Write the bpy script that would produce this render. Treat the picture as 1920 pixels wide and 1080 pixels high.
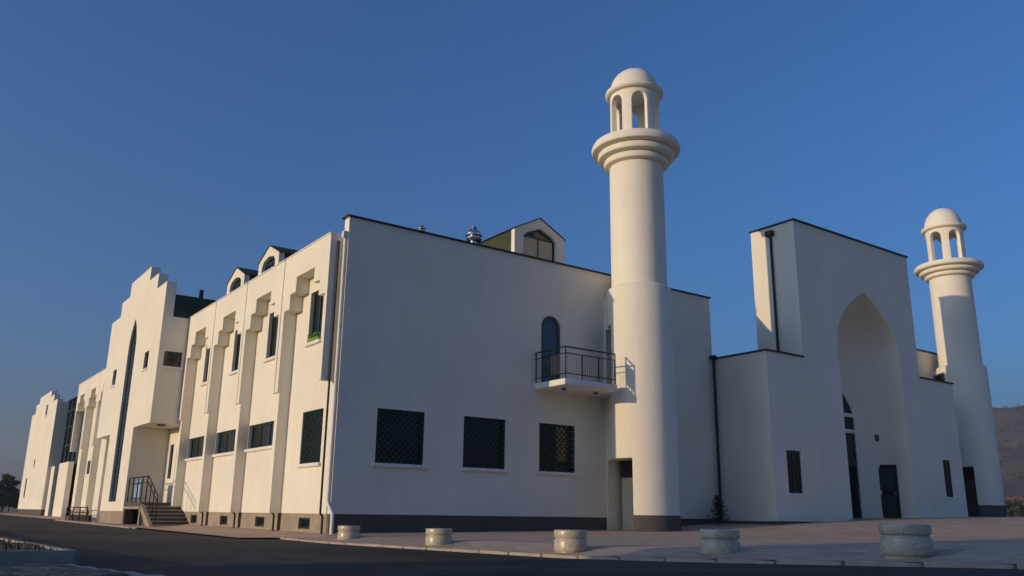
import bpy, bmesh, math, random
from mathutils import Vector, Matrix
R = math.radians
rnd = random.Random(7)
for o in list(bpy.data.objects): bpy.data.objects.remove(o)
sc = bpy.context.scene
COL = sc.collection

# ------------------------------------------------------------------ camera, sky, sun, exposure
CAM = (-10.971, -24.424, 0.025); YAW = 35.68; PITCH = 15.0; ROLL = 0.787
yw, pt, rl = R(YAW), R(PITCH), R(ROLL)
fw = Vector((math.sin(yw)*math.cos(pt), math.cos(yw)*math.cos(pt), math.sin(pt)))
rt = Vector((math.cos(yw), -math.sin(yw), 0)); up = rt.cross(fw)
rt, up = rt*math.cos(rl)+up*math.sin(rl), up*math.cos(rl)-rt*math.sin(rl)
cd = bpy.data.cameras.new('camera'); cam = bpy.data.objects.new('camera', cd); COL.objects.link(cam)
cam.matrix_world = Matrix(((rt.x, up.x, -fw.x, CAM[0]), (rt.y, up.y, -fw.y, CAM[1]), (rt.z, up.z, -fw.z, CAM[2]), (0, 0, 0, 1)))
cd.sensor_width = 36; cd.lens = 1591.9/1920*36; cd.clip_end = 20000; cd.clip_start = 0.1
sc.camera = cam

SUN_AZ = 276.8      # clockwise from +Y
SUN_EL = 8.0
w = bpy.data.worlds.new('World'); sc.world = w; w.use_nodes = True
nt = w.node_tree; nt.nodes.clear()
out = nt.nodes.new('ShaderNodeOutputWorld'); bg = nt.nodes.new('ShaderNodeBackground')
sky = nt.nodes.new('ShaderNodeTexSky'); sky.sky_type = 'NISHITA'; sky.sun_disc = False
sky.sun_elevation = R(SUN_EL); sky.sun_rotation = R(SUN_AZ)
sky.altitude = 0; sky.air_density = 1.0; sky.dust_density = 4.2; sky.ozone_density = 5.8
bg.inputs['Strength'].default_value = 0.15
wb = nt.nodes.new('ShaderNodeMixRGB'); wb.blend_type = 'MULTIPLY'; wb.inputs[0].default_value = 1.0; wb.inputs[2].default_value = (.97, 1.02, 1.09, 1)   # camera white balance, even over the whole sky
nt.links.new(sky.outputs[0], wb.inputs[1]); nt.links.new(wb.outputs[0], bg.inputs[0]); nt.links.new(bg.outputs[0], out.inputs[0])

sl = bpy.data.lights.new('sun', 'SUN'); sun = bpy.data.objects.new('sun', sl); COL.objects.link(sun)
sl.energy = 2.62; sl.angle = R(0.53); sl.color = (1.0, 0.74, 0.44)
sd = Vector((math.sin(R(SUN_AZ))*math.cos(R(SUN_EL)), math.cos(R(SUN_AZ))*math.cos(R(SUN_EL)), math.sin(R(SUN_EL))))
sun.rotation_euler = sd.to_track_quat('Z', 'Y').to_euler(); sun.location = sd*60

vs = sc.view_settings; vs.view_transform = 'Standard'; vs.look = 'None'; vs.exposure = 0.36; vs.gamma = 1.0; vs.use_curve_mapping = False
sc.cycles.max_bounces = 6; sc.cycles.diffuse_bounces = 4

# ------------------------------------------------------------------ materials
def mat(name, col, rough=.8, metal=0., var=.12, scale=2.5, bump=0., bscale=60, spec=.3, streak=0., tint=None, speck=0.):
    m = bpy.data.materials.new(name); m.use_nodes = True; t = m.node_tree; N = t.nodes; Lk = t.links
    b = N['Principled BSDF']; b.inputs['Roughness'].default_value = rough; b.inputs['Metallic'].default_value = metal
    b.inputs['Specular IOR Level'].default_value = spec
    tc = N.new('ShaderNodeTexCoord'); geo = N.new('ShaderNodeNewGeometry')
    n = N.new('ShaderNodeTexNoise'); n.inputs['Scale'].default_value = scale; n.inputs['Detail'].default_value = 7; n.inputs['Roughness'].default_value = .62
    Lk.new(geo.outputs['Position'], n.inputs['Vector'])
    r = N.new('ShaderNodeValToRGB'); e = r.color_ramp.elements
    lo = [c*(1-var) for c in col]; hi = [min(1, c*(1+var)) for c in col]
    if tint: lo = tint
    e[0].position = .32; e[1].position = .68; e[0].color = (*lo, 1); e[1].color = (*hi, 1)
    Lk.new(n.outputs['Fac'], r.inputs['Fac']); cur = r.outputs['Color']
    if streak:
        mp = N.new('ShaderNodeMapping'); mp.inputs['Scale'].default_value = (3.1, 3.1, .16)
        n2 = N.new('ShaderNodeTexNoise'); n2.inputs['Scale'].default_value = 1.4; n2.inputs['Detail'].default_value = 8; n2.inputs['Roughness'].default_value = .7
        Lk.new(geo.outputs['Position'], mp.inputs[0]); Lk.new(mp.outputs[0], n2.inputs['Vector'])
        r2 = N.new('ShaderNodeValToRGB'); r2.color_ramp.elements[0].position = .33; r2.color_ramp.elements[1].position = .56
        d = 1-streak; r2.color_ramp.elements[0].color = (d*.99, d*.97, d*.93, 1); r2.color_ramp.elements[1].color = (1, 1, 1, 1)
        mx = N.new('ShaderNodeMixRGB'); mx.blend_type = 'MULTIPLY'; mx.inputs[0].default_value = 1
        Lk.new(n2.outputs['Fac'], r2.inputs['Fac']); Lk.new(cur, mx.inputs[1]); Lk.new(r2.outputs[0], mx.inputs[2]); cur = mx.outputs[0]
    if speck:
        n3 = N.new('ShaderNodeTexNoise'); n3.inputs['Scale'].default_value = 45; n3.inputs['Detail'].default_value = 3
        Lk.new(geo.outputs['Position'], n3.inputs['Vector'])
        r3 = N.new('ShaderNodeValToRGB'); r3.color_ramp.elements[0].position = .42; r3.color_ramp.elements[1].position = .58
        r3.color_ramp.elements[0].color = (1-speck,)*3+(1,); r3.color_ramp.elements[1].color = (1, 1, 1, 1)
        mx = N.new('ShaderNodeMixRGB'); mx.blend_type = 'MULTIPLY'; mx.inputs[0].default_value = 1
        Lk.new(n3.outputs['Fac'], r3.inputs['Fac']); Lk.new(cur, mx.inputs[1]); Lk.new(r3.outputs[0], mx.inputs[2]); cur = mx.outputs[0]
    Lk.new(cur, b.inputs['Base Color'])
    if bump:
        nb = N.new('ShaderNodeTexNoise'); nb.inputs['Scale'].default_value = bscale; nb.inputs['Detail'].default_value = 4
        Lk.new(geo.outputs['Position'], nb.inputs['Vector'])
        bp = N.new('ShaderNodeBump'); bp.inputs['Strength'].default_value = bump; bp.inputs['Distance'].default_value = .02
        Lk.new(nb.outputs['Fac'], bp.inputs['Height']); Lk.new(bp.outputs[0], b.inputs['Normal'])
    return m

M = {}
M['plaster'] = mat('white_plaster', (.82, .768, .65), .88, var=.05, scale=.38, bump=.25, bscale=30, spec=.15, streak=.012)
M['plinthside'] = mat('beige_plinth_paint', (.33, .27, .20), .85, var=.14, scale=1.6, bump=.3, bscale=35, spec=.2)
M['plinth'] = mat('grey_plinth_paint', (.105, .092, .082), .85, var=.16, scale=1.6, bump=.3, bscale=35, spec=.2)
M['sill'] = mat('white_sill', (.80, .77, .70), .5, var=.04)
M['frame'] = mat('dark_green_frame', (.018, .04, .03), .4, var=.1, spec=.5)
M['lattice'] = mat('dark_green_lattice', (.018, .042, .027), .5, var=.1, spec=.3)
M['glass'] = mat('window_glass', (.012, .016, .018), .06, var=.1, spec=.5)
M['blueglass'] = mat('reflective_glass', (.03, .05, .065), .05, var=.1, spec=.7)
M['roof'] = mat('green_roofing', (.045, .055, .018), .7, var=.25, scale=3, bump=.4, bscale=14)
M['flash'] = mat('dark_metal_flashing', (.02, .024, .035), .45, metal=.3, var=.1)
M['pipe'] = mat('brown_downpipe', (.03, .022, .018), .5, var=.15)
M['wpipe'] = mat('white_downpipe', (.72, .71, .69), .45, var=.04)
M['rail'] = mat('dark_railing_paint', (.014, .016, .016), .4, metal=.2, var=.1)
M['steel'] = mat('bare_steel', (.6, .6, .6), .28, metal=1., var=.1)
M['door'] = mat('black_door', (.008, .009, .009), .4, var=.2)
M['cream'] = mat('cream_door', (.62, .56, .42), .6, var=.06)
M['asphalt'] = mat('asphalt', (.058, .047, .037), .85, var=.28, scale=1.1, bump=.6, bscale=90, spec=.25)
M['kerb'] = mat('kerb_concrete', (.38, .32, .26), .85, var=.18, scale=4, bump=.4)
M['granite'] = mat('granite', (.55, .48, .36), .3, var=.12, scale=9, bump=.08, bscale=120, spec=.5, speck=.3)
M['grassground'] = mat('dry_soil', (.075, .06, .04), .95, var=.4, scale=1.4, bump=.8, bscale=20)
M['step'] = mat('grey_step_stone', (.10, .085, .072), .7, var=.2, scale=3)
M['earth'] = mat('dry_earth', (.30, .205, .12), .95, var=.3, scale=.035, tint=(.13, .105, .06))
M['hill'] = mat('scrubby_hillside', (.105, .075, .058), .95, var=.35, scale=.03, tint=(.045, .04, .034))
M['paver'] = mat('grey_paver', (.25, .19, .14), .85, var=.25, scale=5, bump=.5, bscale=70)
M['banner'] = mat('blue_panel', (.10, .20, .42), .6, var=.25, scale=4, tint=(.45, .5, .55))
M['lampgrey'] = mat('lamp_housing', (.10, .10, .10), .4, var=.1)
M['brick'] = mat('orange_brick', (.24, .13, .07), .9, var=.3, scale=1.5)
M['tile'] = mat('terracotta_tile', (.16, .09, .06), .85, var=.3, scale=2)
M['housewall'] = mat('house_render', (.42, .36, .28), .9, var=.15, scale=.8)
M['bark'] = mat('bark', (.07, .05, .035), .95, var=.3, scale=8)
M['curtain'] = mat('cream_blind', (.55, .47, .33), .8, var=.08)

def leafmat(name, a, b):
    m = mat(name, a, .7, var=.3, scale=3, tint=b); return m
M['leaf'] = leafmat('dark_foliage', (.05, .07, .025), (.02, .03, .012))
M['conif'] = leafmat('conifer_foliage', (.035, .055, .025), (.015, .025, .012))
M['grass'] = leafmat('dry_grass', (.10, .10, .035), (.05, .055, .02))
M['greenplant'] = leafmat('bright_plant', (.16, .30, .05), (.10, .2, .03))

# plaza paving: courses of slabs laid in the material (too thin at this angle to tell apart singly)
def paving():
    m = mat('pink_paving', (.58, .43, .30), .8, var=.1, scale=.6, bump=.2, bscale=60)
    t = m.node_tree; N = t.nodes; Lk = t.links; b = N['Principled BSDF']
    src = b.inputs['Base Color'].links[0].from_socket
    geo = N.new('ShaderNodeNewGeometry'); br = N.new('ShaderNodeTexBrick')
    br.inputs['Scale'].default_value = 1.; br.inputs['Brick Width'].default_value = .4; br.inputs['Row Height'].default_value = .4
    br.inputs['Mortar Size'].default_value = .012; br.offset = 0.5
    br.inputs['Color1'].default_value = (1, .97, .95, 1); br.inputs['Color2'].default_value = (.80, .76, .74, 1); br.inputs['Mortar'].default_value = (.6, .56, .54, 1)
    Lk.new(geo.outputs['Position'], br.inputs['Vector'])
    mx = N.new('ShaderNodeMixRGB'); mx.blend_type = 'MULTIPLY'; mx.inputs[0].default_value = 1
    Lk.new(src, mx.inputs[1]); Lk.new(br.outputs['Color'], mx.inputs[2]); Lk.new(mx.outputs[0], b.inputs['Base Color'])
    return m
M['paving'] = paving()
def asphalt_patches(m):
    t = m.node_tree; N = t.nodes; Lk = t.links; b = N['Principled BSDF']; src = b.inputs['Base Color'].links[0].from_socket
    geo = N.new('ShaderNodeNewGeometry'); n = N.new('ShaderNodeTexNoise'); n.inputs['Scale'].default_value = .22; n.inputs['Detail'].default_value = 5
    vo = N.new('ShaderNodeTexVoronoi'); vo.feature = 'DISTANCE_TO_EDGE'; vo.inputs['Scale'].default_value = .35
    nz = N.new('ShaderNodeTexNoise'); nz.inputs['Scale'].default_value = 1.5; ad = N.new('ShaderNodeVectorMath'); ad.operation = 'ADD'
    Lk.new(geo.outputs['Position'], n.inputs['Vector']); Lk.new(geo.outputs['Position'], nz.inputs['Vector']); Lk.new(geo.outputs['Position'], ad.inputs[0]); Lk.new(nz.outputs['Color'], ad.inputs[1]); Lk.new(ad.outputs[0], vo.inputs['Vector'])
    r = N.new('ShaderNodeValToRGB'); r.color_ramp.elements[0].position = .38; r.color_ramp.elements[1].position = .62; r.color_ramp.elements[0].color = (.72, .72, .74, 1); r.color_ramp.elements[1].color = (1.35, 1.3, 1.22, 1)
    rc = N.new('ShaderNodeValToRGB'); rc.color_ramp.elements[0].position = .0; rc.color_ramp.elements[1].position = .012; rc.color_ramp.elements[0].color = (.45, .45, .45, 1); rc.color_ramp.elements[1].color = (1, 1, 1, 1)
    Lk.new(n.outputs['Fac'], r.inputs[0]); Lk.new(vo.outputs['Distance'], rc.inputs[0])
    m1 = N.new('ShaderNodeMixRGB'); m1.blend_type = 'MULTIPLY'; m1.inputs[0].default_value = 1; Lk.new(src, m1.inputs[1]); Lk.new(r.outputs[0], m1.inputs[2])
    m2 = N.new('ShaderNodeMixRGB'); m2.blend_type = 'MULTIPLY'; m2.inputs[0].default_value = 1; Lk.new(m1.outputs[0], m2.inputs[1]); Lk.new(rc.outputs[0], m2.inputs[2]); Lk.new(m2.outputs[0], b.inputs['Base Color'])
asphalt_patches(M['asphalt'])
def per_piece(m):      # each paver its own tone
    t = m.node_tree; N = t.nodes; Lk = t.links; b = N['Principled BSDF']; src = b.inputs['Base Color'].links[0].from_socket
    oi = N.new('ShaderNodeObjectInfo'); r = N.new('ShaderNodeValToRGB'); r.color_ramp.elements[0].color = (.55, .55, .58, 1); r.color_ramp.elements[1].color = (1.3, 1.2, 1.1, 1)
    Lk.new(oi.outputs['Random'], r.inputs[0]); mx = N.new('ShaderNodeMixRGB'); mx.blend_type = 'MULTIPLY'; mx.inputs[0].default_value = 1
    Lk.new(src, mx.inputs[1]); Lk.new(r.outputs[0], mx.inputs[2]); Lk.new(mx.outputs[0], b.inputs['Base Color'])
per_piece(M['paver'])

# ------------------------------------------------------------------ helpers
def tag(o, label=None, cat=None, group=None, kind=None):
    if label: o['label'] = label
    if cat: o['category'] = cat
    if group: o['group'] = group
    if kind: o['kind'] = kind
    return o
def empty(name, loc=(0, 0, 0)):
    o = bpy.data.objects.new(name, None); COL.objects.link(o); o.location = loc; o.empty_display_size = .3; return o
def link(name, me, m, parent=None):
    if m and not me.materials: me.materials.append(M[m])
    o = bpy.data.objects.new(name, me); COL.objects.link(o)
    if parent:
        o.parent = parent
        # scene coordinates are used throughout: cancel the roots' offsets
        off = Vector((0, 0, 0)); p = parent
        while p: off += p.location; p = p.parent
        o.location = -off
    return o
def fin(name, bm, m, parent=None, smooth=None):
    bmesh.ops.recalc_face_normals(bm, faces=bm.faces)
    me = bpy.data.meshes.new(name); bm.to_mesh(me); bm.free()
    if smooth is not None:
        for p in me.polygons: p.use_smooth = True
        me.set_sharp_from_angle(angle=R(smooth))
    return link(name, me, m, parent)
AX = {'x': lambda u, v, a: (a, u, v), 'y': lambda u, v, a: (u, a, v), 'z': lambda u, v, a: (u, v, a)}
def add_prism(bm, poly, axis, a0, a1, holes=()):
    f = AX[axis]; n0 = len(bm.verts); E = []; V0 = []
    for loop in [poly, *holes]:
        vs_ = [bm.verts.new(f(u, v, a0)) for u, v in loop]; V0.append(vs_)
        E += [bm.edges.new((vs_[i], vs_[(i+1) % len(vs_)])) for i in range(len(vs_))]
    r = bmesh.ops.triangle_fill(bm, use_beauty=True, use_dissolve=False, edges=E)
    F = [g for g in r['geom'] if isinstance(g, bmesh.types.BMFace)]
    top = {}
    for vs_ in V0:
        for v in vs_:
            c = list(v.co); i = {'x': 0, 'y': 1, 'z': 2}[axis]; c[i] = a1; top[v] = bm.verts.new(c)
    for fc in F: bm.faces.new([top[v] for v in fc.verts][::-1])
    for vs_ in V0:
        for i in range(len(vs_)):
            a, b = vs_[i], vs_[(i+1) % len(vs_)]; bm.faces.new((a, b, top[b], top[a]))
def prism(name, poly, axis, a0, a1, m, parent=None, holes=(), bevel=0):
    bm = bmesh.new(); add_prism(bm, poly, axis, a0, a1, holes); return fin(name, bm, m, parent)
def rect(u0, u1, v0, v1): return [(u0, v0), (u1, v0), (u1, v1), (u0, v1)]
def add_box(bm, x0, x1, y0, y1, z0, z1):
    v = [bm.verts.new(p) for p in ((x0,y0,z0),(x1,y0,z0),(x1,y1,z0),(x0,y1,z0),(x0,y0,z1),(x1,y0,z1),(x1,y1,z1),(x0,y1,z1))]
    for q in ((0,3,2,1),(4,5,6,7),(0,1,5,4),(1,2,6,5),(2,3,7,6),(3,0,4,7)): bm.faces.new([v[i] for i in q])
def box(name, x0, x1, y0, y1, z0, z1, m, parent=None, bev=0.):
    bm = bmesh.new(); add_box(bm, x0, x1, y0, y1, z0, z1)
    if bev: bmesh.ops.bevel(bm, geom=bm.edges[:], offset=bev, segments=2, affect='EDGES', profile=.5)
    return fin(name, bm, m, parent, smooth=40 if bev else None)
def add_tube(bm, pts, r, n=10, caps=True):
    rings = []; pts = [Vector(p) for p in pts]
    for i, p in enumerate(pts):
        d = ((pts[min(i+1, len(pts)-1)]-pts[i]).normalized()+(pts[i]-pts[max(i-1, 0)]).normalized())
        if d.length < 1e-6: d = Vector((0, 0, 1))
        d.normalize(); a = d.cross(Vector((.31, .9, .2))).normalized(); b = d.cross(a)
        rr = r[i] if isinstance(r, (list, tuple)) else r
        rings.append([bm.verts.new(p+(a*math.cos(2*math.pi*k/n)+b*math.sin(2*math.pi*k/n))*rr) for k in range(n)])
    for A, B in zip(rings, rings[1:]):
        for k in range(n): bm.faces.new((A[k], A[(k+1) % n], B[(k+1) % n], B[k]))
    if caps: bm.faces.new(rings[0][::-1]); bm.faces.new(rings[-1])
def tube(name, pts, r, m, parent=None, n=10):
    bm = bmesh.new(); add_tube(bm, pts, r, n); return fin(name, bm, m, parent, smooth=50)
def add_lathe(bm, prof, cx, cy, n=64):
    rings = []
    for r, z in prof:
        if r < 1e-5: rings.append([bm.verts.new((cx, cy, z))])
        else: rings.append([bm.verts.new((cx+r*math.cos(2*math.pi*k/n), cy+r*math.sin(2*math.pi*k/n), z)) for k in range(n)])
    for A, B in zip(rings, rings[1:]):
        if len(A) == 1 and len(B) == 1: continue
        for k in range(n):
            if len(A) == 1: bm.faces.new((A[0], B[(k+1) % n], B[k]))
            elif len(B) == 1: bm.faces.new((A[k], A[(k+1) % n], B[0]))
            else: bm.faces.new((A[k], A[(k+1) % n], B[(k+1) % n], B[k]))
def lathe(name, prof, cx, cy, m, parent=None, n=64, smooth=35):
    bm = bmesh.new(); add_lathe(bm, prof, cx, cy, n); return fin(name, bm, m, parent, smooth=smooth)
def boolean_cut(o, cutters):
    for ct in cutters:
        md = o.modifiers.new('cut', 'BOOLEAN'); md.operation = 'DIFFERENCE'; md.solver = 'EXACT'; md.object = ct
    dg = bpy.context.evaluated_depsgraph_get(); me = bpy.data.meshes.new_from_object(o.evaluated_get(dg))
    o.modifiers.clear(); o.data = me
    for p in me.polygons: p.use_smooth = True
    me.set_sharp_from_angle(angle=R(35))
    for ct in cutters: bpy.data.objects.remove(ct)

def pointed(u0, u1, z0, zs, za, n=10):
    """outline of an opening with straight jambs to zs and a pointed (four-centred) arch to apex za"""
    c = (u0+u1)/2; h = (u1-u0)/2; L = []; 
    for i in range(n+1):
        t = i/n; a, b, d = (1-t)**2, 2*t*(1-t), t*t      # one flank: steep at the springing, flatter towards the point
        L.append((c-(a*h+b*h*.98), a*zs+b*(zs+(za-zs)*.55)+d*za))
    P = [(u0, z0)]+L+[(2*c-u, z) for u, z in L[-2::-1]]+[(u1, z0)]
    return P
def roundarch(u0, u1, z0, zs, n=10):
    c = (u0+u1)/2; h = (u1-u0)/2
    return [(u0, z0)]+[(c-h*math.cos(math.pi*i/n), zs+h*math.sin(math.pi*i/n)) for i in range(n+1)]+[(u1, z0)]
def inset_poly(poly, d):
    cx = sum(p[0] for p in poly)/len(poly); n = len(poly); out_ = []
    area = sum(poly[i][0]*poly[(i+1) % n][1]-poly[(i+1) % n][0]*poly[i][1] for i in range(n)); s = 1 if area > 0 else -1
    for i in range(n):
        p0, p1, p2 = Vector(poly[i-1]), Vector(poly[i]), Vector(poly[(i+1) % n])
        e1 = (p1-p0).normalized(); e2 = (p2-p1).normalized()
        n1 = Vector((-e1.y, e1.x))*s; n2 = Vector((-e2.y, e2.x))*s; b = (n1+n2)
        if b.length < 1e-6: b = n1
        b.normalize(); k = d/max(.35, b.dot(n1)); out_.append((p1.x+b.x*k, p1.y+b.y*k))
    return out_

def window(parent, axis, plane, poly, rec=.14, fw_=.07, glass='glass', lattice=0, sill=True, bars=(), blind=None, name='window', fm='frame', sillout=.1):
    """frame ring set back in its opening, pane, optional lattice grille, glazing bars and sill. outside is the negative side"""
    us = [p[0] for p in poly]; zs = [p[1] for p in poly]; u0, u1, z0, z1 = min(us), max(us), min(zs), max(zs)
    outer = inset_poly(poly, .004)
    fr = prism(name, outer, axis, plane+rec, plane+rec+.07, fm, parent, holes=[inset_poly(poly, fw_)])
    prism('pane', inset_poly(poly, fw_-.012), axis, plane+rec+.03, plane+rec+.045, glass, fr)
    if blind:
        prism('blind', rect(*blind), axis, plane+rec+.018, plane+rec+.027, 'curtain', fr)
    for (a0, a1, b0, b1) in bars:
        prism('glazing_bar', rect(a0, a1, b0, b1), axis, plane+rec+.005, plane+rec+.06, fm, fr)
    if lattice:
        bm = bmesh.new(); t = .028; U0, U1, Z0, Z1 = u0+.03, u1-.03, z0+.03, z1-.03
        W, H = U1-U0, Z1-Z0; k = -H
        f = AX[axis]
        def strip(pa, pb, aa):
            d = Vector((pb[0]-pa[0], pb[1]-pa[1])); 
            if d.length < .06: return
            d.normalize(); nn = Vector((-d.y, d.x))*t/2
            q = [(pa[0]+nn.x, pa[1]+nn.y), (pb[0]+nn.x, pb[1]+nn.y), (pb[0]-nn.x, pb[1]-nn.y), (pa[0]-nn.x, pa[1]-nn.y)]
            add_prism(bm, q, axis, aa, aa+.018)
        while k < W:
            a = max(0, k); b = min(W, k+H)
            strip((U0+a, Z0+(a-k)), (U0+b, Z0+(b-k)), plane+.05)
            strip((U0+a, Z1-(a-k)), (U0+b, Z1-(b-k)), plane+.07)
            k += lattice
        add_prism(bm, rect(u0+.004, u1-.004, z0+.004, z1-.004), axis, plane+.045, plane+.093, holes=[rect(U0, U1, Z0, Z1)])
        fin('lattice_grille', bm, 'lattice', fr)
    if sill:
        bm = bmesh.new(); s0, s1 = plane-sillout, plane+rec+.02
        if axis == 'y': add_box(bm, u0-.09, u1+.09, s0, s1, z0-.11, z0-.002)
        else: add_box(bm, s0, s1, u0-.09, u1+.09, z0-.11, z0-.002)
        bmesh.ops.bevel(bm, geom=bm.edges[:], offset=.012, segments=2, affect='EDGES')
        fin('sill', bm, 'sill', fr)
    return fr

# ------------------------------------------------------------------ ground levels
def lerp(tab, x):
    if x <= tab[0][0]: return tab[0][1]
    for (a, b), (c, d) in zip(tab, tab[1:]):
        if x <= c: return b+(d-b)*(x-a)/(c-a)
    return tab[-1][1]
TA = [(-60, -.20), (-30, -.30), (-20, -.44), (-16, -.58), (-12.8, -.67), (-3, -.75), (4, -.71), (30, -.60), (70, -.5)]
TB = [(-60, -.1), (-12, .02), (-1.2, .0), (-.6, .03), (0, .12), (10, .22), (13, .28), (17, .5), (22.4, .73), (32, .95), (38, 1.0), (60, 1.05)]
def gz(x, y): return lerp(TA, y)+lerp(TB, x)
def sheet(name, xs, ys, m, dz=0., parent=None, fn=gz):
    bm = bmesh.new(); G = [[bm.verts.new((x, y, fn(x, y)+dz)) for y in ys] for x in xs]
    for i in range(len(xs)-1):
        for j in range(len(ys)-1): bm.faces.new((G[i][j], G[i+1][j], G[i+1][j+1], G[i][j+1]))
    return fin(name, bm, m, parent, smooth=60)
def frange(a, b, s):
    n = max(1, round((b-a)/s)); return [a+(b-a)*i/n for i in range(n+1)]

# far ground: one sheet to the horizon, dipping just under road and plaza near the building
def farz(x, y):
    return gz(max(-60, min(60, x)), max(-60, min(70, y))) - .12
gxs = [-4000, -1500, -600, -250, -120]+frange(-70, 70, 5)+[110, 170, 260, 400, 600, 900, 1500, 4000]
gys = [-4000, -1500, -600, -250, -120]+frange(-70, 80, 5)+[110, 170, 260, 400, 600, 900, 1500, 4000]
tag(sheet('ground', gxs, gys, 'earth', 0, fn=farz), kind='structure')
tag(sheet('road', frange(-30, -1.2, 1.2), frange(-60, 140, 2.5), 'asphalt', .0), kind='structure')
xs_pl = frange(-1.2, 60, .6); ys_pl = frange(-60, 0.4, 1.2)
tag(sheet('plaza_pavement', xs_pl, ys_pl, 'paving', .05), kind='structure')
tag(sheet('side_pavement', [-2.6, -2.0, -1.4, -.7, .2], frange(.4, 75, 1.5), 'paving', .046), kind='structure')

# kerb stones between road and paving
kerb = tag(empty('kerb', (-1.3, -12, gz(-1.3, -12))), kind='structure')
kbm = bmesh.new(); add_box(kbm, -.07, .07, -.49, .49, -.25, 0); bmesh.ops.bevel(kbm, geom=kbm.edges[:], offset=.015, segments=2, affect='EDGES')
kme = bpy.data.meshes.new('kerb_stone'); kbm.to_mesh(kme); kbm.free(); kme.materials.append(M['kerb'])
def kstone(x, y, z, rz=0., parent=kerb, tilt=0):
    o = bpy.data.objects.new('kerb_stone', kme); COL.objects.link(o); o.parent = parent
    o.location = Vector((x, y, z))-parent.location; o.rotation_euler = (tilt, 0, rz)
for i in range(56):
    y = -24.5+i; x = -1.27 if y < 12.2 else -2.66
    kstone(x+rnd.uniform(-.008, .008), y, gz(x, y)+.054+rnd.uniform(-.004, .004), rnd.uniform(-.008, .008))
kstone(-1.9, 12.45, gz(-1.9, 12.4)+.054, R(90)); kstone(-2.4, 12.46, gz(-1.9, 12.4)+.05, R(90))

# ------------------------------------------------------------------ main building
BL = 17.3           # length of the front wall
ZT = 9.4            # front parapet
mb = tag(empty('main_building', (8.6, 22, -.6)), 'white plastered main hall with shaded front wall and sunlit bays on the left', 'building')
GB = -1.6           # foundations
# front wall with its openings
fwins = [(1.38, 3.12, 1.56, 3.27), (4.64, 6.38, 1.56, 3.27), (7.86, 9.54, 1.56, 3.27)]
dpoly = roundarch(7.93, 8.87, 4.66, 6.83)
prism('front_wall', rect(0, BL, 0, ZT), 'y', 0, .35, 'plaster', mb, holes=[rect(*r) for r in fwins]+[dpoly])
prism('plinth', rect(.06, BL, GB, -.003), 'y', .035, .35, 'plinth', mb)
for r in fwins: window(mb, 'y', 0, rect(*r), rec=.16, lattice=.21)
bd = window(mb, 'y', 0, dpoly, rec=.07, fw_=.12, glass='blueglass', sill=False, name='balcony_door', bars=[(8.015, 8.785, 5.25, 5.33)])
box('parapet_cap', -.09, BL+.06, -.07, .42, ZT+.004, ZT+.055, 'flash', mb)
# other outside walls
LEN = 43.5
# left wall
PITCHB = 3.98; S0 = .30; XH = -.47
bays = [S0+PITCHB*i for i in range(4)]
lholes = []; upw = []; lww = []; bsw = []
for i, s in enumerate(bays):
    upw.append((s+1.36, s+2.46, 5.58, 7.36))
    lww.append((1.02, 2.68, 1.55, 3.25) if i == 0 else (s+.78, s+3.60, 2.30, 3.19))
farb = [28.4+PITCHB*i for i in range(4)]
for s in farb:
    upw.append((s+1.4, s+2.5, 5.58, 7.36)); lww.append((s+.5, s+3.2, 2.30, 3.19) if s < 38 else (s+1.4, s+2.3, 1.5, 3.2))
entr = rect(16.75, 17.75, .42, 2.85); ent2 = rect(18.3, 18.9, 1.5, 3.1)
prism('side_wall', rect(.353, LEN, 0, 8.7), 'x', 0, .35, 'plaster', mb, holes=[rect(*r) for r in upw+lww]+[entr, ent2])
# dark plinth recesses under each pilaster, small basement windows between
slots = [(S0+PITCHB*(i+1)-.30, S0+PITCHB*(i+1)+.02) for i in range(4)]
for i in range(4):
    s = bays[i]; bsw.append((s+1.25, s+2.15, -.47, -.13))
segs = [.18]+[v for sl_ in slots for v in sl_]+[LEN]
for i in range(0, len(segs)-1, 2):
    a, b = segs[i], segs[i+1]
    hs = [rect(*r) for r in bsw if r[0] > a and r[1] < b]
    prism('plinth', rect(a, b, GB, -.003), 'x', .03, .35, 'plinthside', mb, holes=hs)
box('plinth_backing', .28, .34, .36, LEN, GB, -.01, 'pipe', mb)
for r in bsw: window(mb, 'x', .03, rect(*r), rec=.08, fw_=.05, sill=False)
for i, r in enumerate(upw):
    yc = (r[0]+r[1])/2
    window(mb, 'x', 0, rect(*r), rec=.12, fw_=.06, bars=[(yc-.03, yc+.03, r[2], r[3])])
for i, r in enumerate(lww):
    if i == 0: window(mb, 'x', 0, rect(*r), rec=.14, lattice=.21)
    else: window(mb, 'x', 0, rect(*r), rec=.12, fw_=.06, bars=[(r[0]+(r[1]-r[0])*k/3-.03, r[0]+(r[1]-r[0])*k/3+.03, r[2], r[3]) for k in (1, 2)])
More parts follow.
